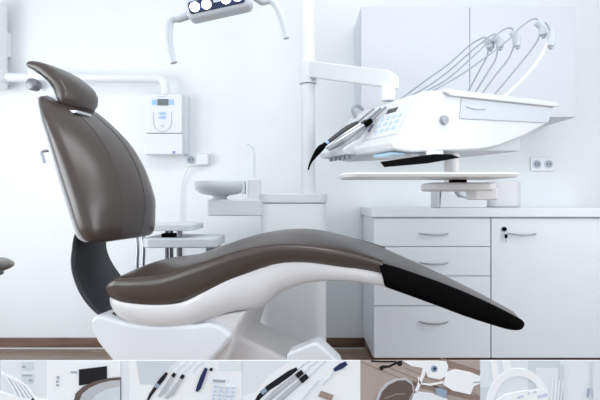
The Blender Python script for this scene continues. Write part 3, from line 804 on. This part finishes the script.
class Print:
    def __init__(s, px0, px1, label, ground):
        s.px0 = px0; s.n = 0
        a_ = at(px0, 0, PY_).x; b_ = at(px1, 0, PY_).x
        s.root = thing('thumbnail_print', label, 'photo print', ((a_ + b_) / 2, PY_, zpb), group='collage thumbnails in the front row')
        MB().box(a_ + .0003, b_ - .0003, PY_, PY_ + .004, zpb, zp).build('print_board', INKM[ground], s.root)

    def P(s, x, y, h): return Vector(((x - 300) * S, PY_ - h, HC + (200 - y) * S))

    def poly(s, name, ink, *polys):
        s.n += 1; h = .0004 * s.n; mb = MB()
        for pts in polys:
            mb.loft([[s.P(x, y, hh) for x, y in pts] for hh in (-.0004, h)])
        return mb.build(name, INKM[ink], s.root)

    def stripe(s, name, ink, *lines):
        polys = []
        for pts, w in lines:
            L = []; R_ = []
            for i, p_ in enumerate(pts):
                a_ = Vector(pts[max(i - 1, 0)]); b_ = Vector(pts[min(i + 1, len(pts) - 1)]); t = (b_ - a_).normalized(); n_ = Vector((-t.y, t.x))
                ww = w[i] if isinstance(w, (list, tuple)) else w
                L.append(tuple(Vector(p_) + n_ * ww / 2)); R_.append(tuple(Vector(p_) - n_ * ww / 2))
            for i in range(len(pts) - 1):
                polys.append([L[i], L[i + 1], R_[i + 1], R_[i]])
        return s.poly(name, ink, *polys)


def rect(x0, x1, y0, y1): return [(x0, y0), (x1, y0), (x1, y1), (x0, y1)]


def disc(cx_, cy_, rx, ry=None, n=24, a0=0, a1=360):
    ry = ry or rx
    return [(cx_ + rx * math.cos(math.radians(a0 + (a1 - a0) * k / n)), cy_ + ry * math.sin(math.radians(a0 + (a1 - a0) * k / n))) for k in range(n + (0 if a1 - a0 == 360 else 1))]


def arc(cx_, cy_, rx, ry, a0, a1, n=20): return disc(cx_, cy_, rx, ry, n, a0, a1)


p1 = Print(0, 121, 'leftmost collage thumbnail built as a print, showing a treatment room with a black screen', 'pale')
p1.poly('printed_wall', 'white', rect(47, 115, 360.7, 440))
p1.poly('printed_border', 'white', rect(115, 120.7, 360.7, 440))
p1.poly('printed_socket', 'mist', rect(22, 33, 361.5, 370))
p1.poly('printed_socket', 'mist', rect(21.5, 33.5, 373.5, 383.5))
p1.poly('printed_socket', 'grey', rect(22.5, 26, 365.5, 367.5), rect(29, 33, 379, 381.5), rect(23, 32, 374.5, 376), rect(57, 59.5, 376, 379), rect(56.5, 59, 380.5, 382.5), rect(56.5, 59, 384, 386), rect(71, 77, 371.2, 373))
p1.poly('printed_screen', 'dark', [(79.3, 369.3), (107, 366), (107, 381), (79.3, 385.3)])
p1.poly('printed_chair', 'brown', [(74.5, 400), (76, 393), (83, 386.5), (95, 381), (108, 378), (120.7, 376.8), (120.7, 440), (73, 440)])
p1.poly('printed_chair', 'silver', [(80, 400), (83, 393), (90, 387.5), (100, 383), (110, 380.5), (120.7, 379.5), (120.7, 440), (79, 440)])
p1.poly('printed_chair', 'mist', [(92, 400), (97, 394), (106, 389), (120.7, 386), (120.7, 440), (91, 440)])
p1.stripe('printed_hose', 'white', *[([(2 + 4.5 * k, 372 + 2 * k), (7 + 5 * k, 377 + 2.2 * k), (14 + 5 * k, 388 + 2 * k), (20 + 5 * k, 402)], 1.4) for k in range(5)])
p1.poly('printed_console', 'white', [(0.3, 391), (20, 397), (48, 399.5), (50, 440), (0.3, 440)])
p1.poly('printed_knob', 'dark', disc(33.5, 399.5, 1.6))

p2 = Print(121, 242, 'collage thumbnail built as a print, with slanted handpieces beside a keypad', 'white')
p2.poly('printed_wall', 'mist', [(136, 360.7), (180, 360.7), (167, 372), (158, 385), (140, 384)])
p2.poly('printed_wall', 'pale', [(121.3, 360.7), (128, 360.7), (129, 385), (127, 440), (121.3, 440)])
p2.poly('printed_wall', 'pale', rect(219, 241.7, 360.7, 370))
p2.stripe('printed_hose', 'pale', *[([(168 + 8 * k, 372), (173 + 8 * k, 366), (180 + 8 * k, 360.8)], 2.0) for k in range(4)])
p2.stripe('printed_handpiece', 'dark', ([(167, 372.8), (163, 378), (159, 383)], [2.6, 4.2, 4.2]), ([(159, 383), (156, 387), (151, 394), (147, 402), (144, 412)], [4.2, 3.6, 3.0, 1.6, .6]))
p2.stripe('printed_handpiece', 'slate', ([(158.5, 383.5), (156, 387.3)], [4.4, 4.2]))
p2.stripe('printed_handpiece', 'silver', ([(174, 374.5), (170, 381), (164, 391), (159, 396)], [3, 4.2, 5, 2.2]), ([(183, 376), (178, 384), (172, 393), (166, 398)], [3, 4.2, 5, 2.2]))
p2.stripe('printed_cap', 'dark', ([(174.8, 373.3), (172.8, 376.4)], [3.2, 3.8]), ([(183.5, 374.8), (181.4, 378.2)], [3.2, 3.8]))
p2.stripe('printed_handpiece', 'navy', ([(206.3, 368), (203, 376), (199, 387), (197, 391)], [3, 4.6, 4.6, 2.4]))
p2.poly('printed_cap', 'dark', disc(211.3, 369.2, 1.5))
p2.poly('printed_display', 'grey', [(213.3, 379), (225.3, 379.6), (225.1, 382), (213.1, 381.4)])
p2.poly('printed_key', 'sky', *[disc(215.5 + 6.2 * c_ - .8 * r_, 386.5 + 4.2 * r_ + .3 * c_, 1.5, 1.2, 10) for r_ in range(4) for c_ in range(4)])

p3 = Print(242, 360.5, 'collage thumbnail built as a print, with a close view of one black and two silver handpieces', 'white')
p3.poly('printed_wall', 'pale', [(242.3, 360.7), (290, 360.7), (268, 376), (256, 392), (242.3, 396)])
p3.stripe('printed_hose', 'mist', *[([(297 + 6 * k, 371 + 3 * k), (304 + 7 * k, 364 + 2 * k), (310 + 8 * k, 360.9)], 1.6) for k in range(3)])
p3.stripe('printed_handpiece', 'dark', ([(297, 368.5), (290, 373), (277, 382), (268, 388), (259, 397), (254, 405)], [3, 5.4, 5.8, 5.4, 4.4, 2.4]))
p3.poly('printed_ring', 'slate', [(260, 391), (265, 387.5), (267.5, 391), (262.5, 394.5)])
p3.stripe('printed_handpiece', 'silver', ([(300, 373), (288, 382), (274, 393), (263, 403)], [3.6, 4.4, 4.4, 3]), ([(306, 377), (294, 387), (281, 398), (273, 406)], [3.6, 4.6, 4.6, 3]))
p3.stripe('printed_handpiece', 'grey', ([(298, 376.5), (286, 386.5), (270, 400)], .9), ([(304.5, 380.2), (292, 391), (280, 402)], 1.1))
p3.stripe('printed_cap', 'dark', ([(302.5, 371.5), (296.5, 376.3)], [4.4, 5]), ([(307.3, 375.5), (300.5, 381)], [5, 5.6]))
p3.stripe('printed_handpiece', 'navy', ([(346.5, 362.8), (341, 366), (334, 370)], [3.6, 5.4, 3]))
p3.poly('printed_display', 'taupe', [(321, 390.5), (333.5, 395), (331, 400.5), (318.3, 396)])
p3.stripe('printed_line', 'mist', ([(319, 379), (308, 391), (300, 402)], .8), ([(333, 372), (322, 384)], .5))

p4 = Print(360.5, 480, 'collage thumbnail built as a print, of a wooden floor with a brown chair seen from above', 'wood')
p4.stripe('printed_floorboard', 'woodd', *[([(361 + 22 * k, 362 + 3 * k), (385 + 22 * k, 372 + 3 * k), (420 + 22 * k if 420 + 22 * k < 478 else 478, 386 + 3 * k)], .9) for k in range(4)], ([(440, 361), (479.5, 374)], 7), ([(412, 383), (479.5, 399)], 6))
p4.stripe('printed_pedal', 'dark', ([(371, 361), (384, 361.6), (396, 361.4)], 1.6), ([(382, 367), (389, 366.5), (397, 362.5), (402, 362)], [3, 2.2, 2, 3.4]))
p4.poly('printed_pedal', 'dark', disc(381.5, 368, 2.2))
p4.poly('printed_pedal', 'dark', disc(399.5, 363.4, 2.6))
p4.poly('printed_chair', 'white', [(403, 360.8), (446, 360.8), (448, 366), (446, 376), (440, 379), (428, 377), (424, 368), (412, 366)])
p4.poly('printed_lens', 'slate', disc(434, 368.6, 3.4))
p4.poly('printed_lens', 'navy', disc(434.4, 368.4, 1.6))
p4.stripe('printed_rod', 'white', ([(425.5, 361), (423, 374), (416, 391)], [2.4, 3.2, 2.6]), ([(418, 377), (420, 383), (430, 384.5), (443, 382)], 1.6))
p4.poly('printed_console', 'white', [(447, 372), (455, 369), (470, 372), (479.8, 376), (479.8, 383), (473, 386), (470, 394), (452, 390), (443, 384)])
p4.stripe('printed_line', 'grey', ([(472.5, 382), (479.6, 381.4)], 1.2))
p4.poly('printed_backrest', 'silver', [(376, 400), (379, 391), (386, 383), (396, 378.3), (406, 378), (412.5, 383), (413.5, 391), (409, 400), (406, 410), (378, 410)])
p4.poly('printed_backrest', 'brown', [(378.5, 400), (381.5, 391.5), (388, 384.5), (397, 380), (405.5, 379.6), (411.5, 384), (412.5, 391), (408, 400), (405, 410), (380, 410)])
p4.stripe('printed_seam', 'taupe', ([(384, 398), (395, 393.5), (405, 393)], .8))
p4.poly('printed_cylinder', 'slate', [(435, 388.5), (440, 387.5), (447, 390.5), (445, 398), (436, 396)])
p4.poly('printed_seat', 'pale', [(411, 400), (413, 394), (418, 391.5), (432, 393), (446, 398), (452, 405), (452, 420), (411, 420)])

p5 = Print(480, 600.5, 'rightmost collage thumbnail built as a print, showing a pale arched lamp frame', 'pale')
p5.poly('printed_wall', 'mist', rect(528, 560, 360.7, 440))
p5.poly('printed_wall', 'mist', [(480.4, 387), (492, 387), (492, 440), (480.4, 440)])
p5.poly('printed_wall', 'pale', rect(536, 558, 368, 440))
p5.stripe('printed_pole', 'white', ([(493.5, 360.8), (495, 372), (497, 384)], 6), ([(506, 360.8), (508, 374)], 8))
p5.stripe('printed_arch', 'white', (arc(518, 407, 29, 35, 182, 345), 7.5))
p5.poly('printed_lamp', 'white', [(496, 400), (505, 394), (525, 390.5), (545, 388), (548, 400), (540, 420), (496, 420)])
p5.stripe('printed_detail', 'lilac', ([(517, 397.5), (523, 395.5)], 2.6), ([(527, 393.5), (529.5, 392.5)], 2.2), ([(533, 392.3), (536, 391.3)], 2.2), ([(537, 397), (547, 394)], 3.4))
p5.stripe('printed_hose', 'white', *[([(552 + 3.4 * k, 378 + k), (551.5 + 3.4 * k, 392), (550 + 3.4 * k, 404)], .9) for k in range(4)])
p5.stripe('printed_handle', 'slate', ([(588.5, 388), (587.5, 397)], 1.3))
p5.stripe('printed_line', 'mist', ([(592, 360.8), (593, 440)], .8), ([(563, 364), (562.5, 420)], .5))

# ------------------------------------------------------------------ light
w = bpy.data.worlds.new('World'); bpy.context.scene.world = w; w.use_nodes = True
bg = w.node_tree.nodes['Background']; bg.inputs['Color'].default_value = (0.84, 0.92, 1.0, 1); bg.inputs['Strength'].default_value = 0.76


def area(name, loc, rot, sx_, sy_, power, col=(1, 1, 1)):
    l = bpy.data.lights.new(name, 'AREA'); l.shape = 'RECTANGLE'; l.size = sx_; l.size_y = sy_; l.energy = power; l.color = col
    o_ = bpy.data.objects.new(name, l); COL.objects.link(o_); o_.location = loc; o_.rotation_euler = [math.radians(a_) for a_ in rot]; return o_


area('window_daylight', (XL - .15, .8, 1.05), (0, -90, 0), 1.5, 2.6, 42, (.95, .98, 1.0))
area('right_fill', (XR - .05, .3, 1.6), (0, 90, 0), 1.5, 2.0, 24, (.95, .98, 1.0))  # added fill from the right for the backrest; no window there
area('ceiling_lamp', (0.55, 1.1, ZC - .05), (0, 0, 0), 2.4, 0.9, 20, (.97, .985, 1.0))

# ------------------------------------------------------------------ camera
cam = bpy.data.cameras.new('camera'); cam.sensor_width = 36; cam.sensor_fit = 'HORIZONTAL'; cam.lens = 36 * F / 600
co = bpy.data.objects.new('camera', cam); COL.objects.link(co); co.location = (0, 0, HC); co.rotation_euler = (math.radians(90), 0, 0)
cam.clip_start = .01
sc = bpy.context.scene; sc.camera = co
sc.view_settings.view_transform = 'Standard'; sc.view_settings.look = 'None'; sc.view_settings.exposure = 0.56; sc.view_settings.gamma = 1
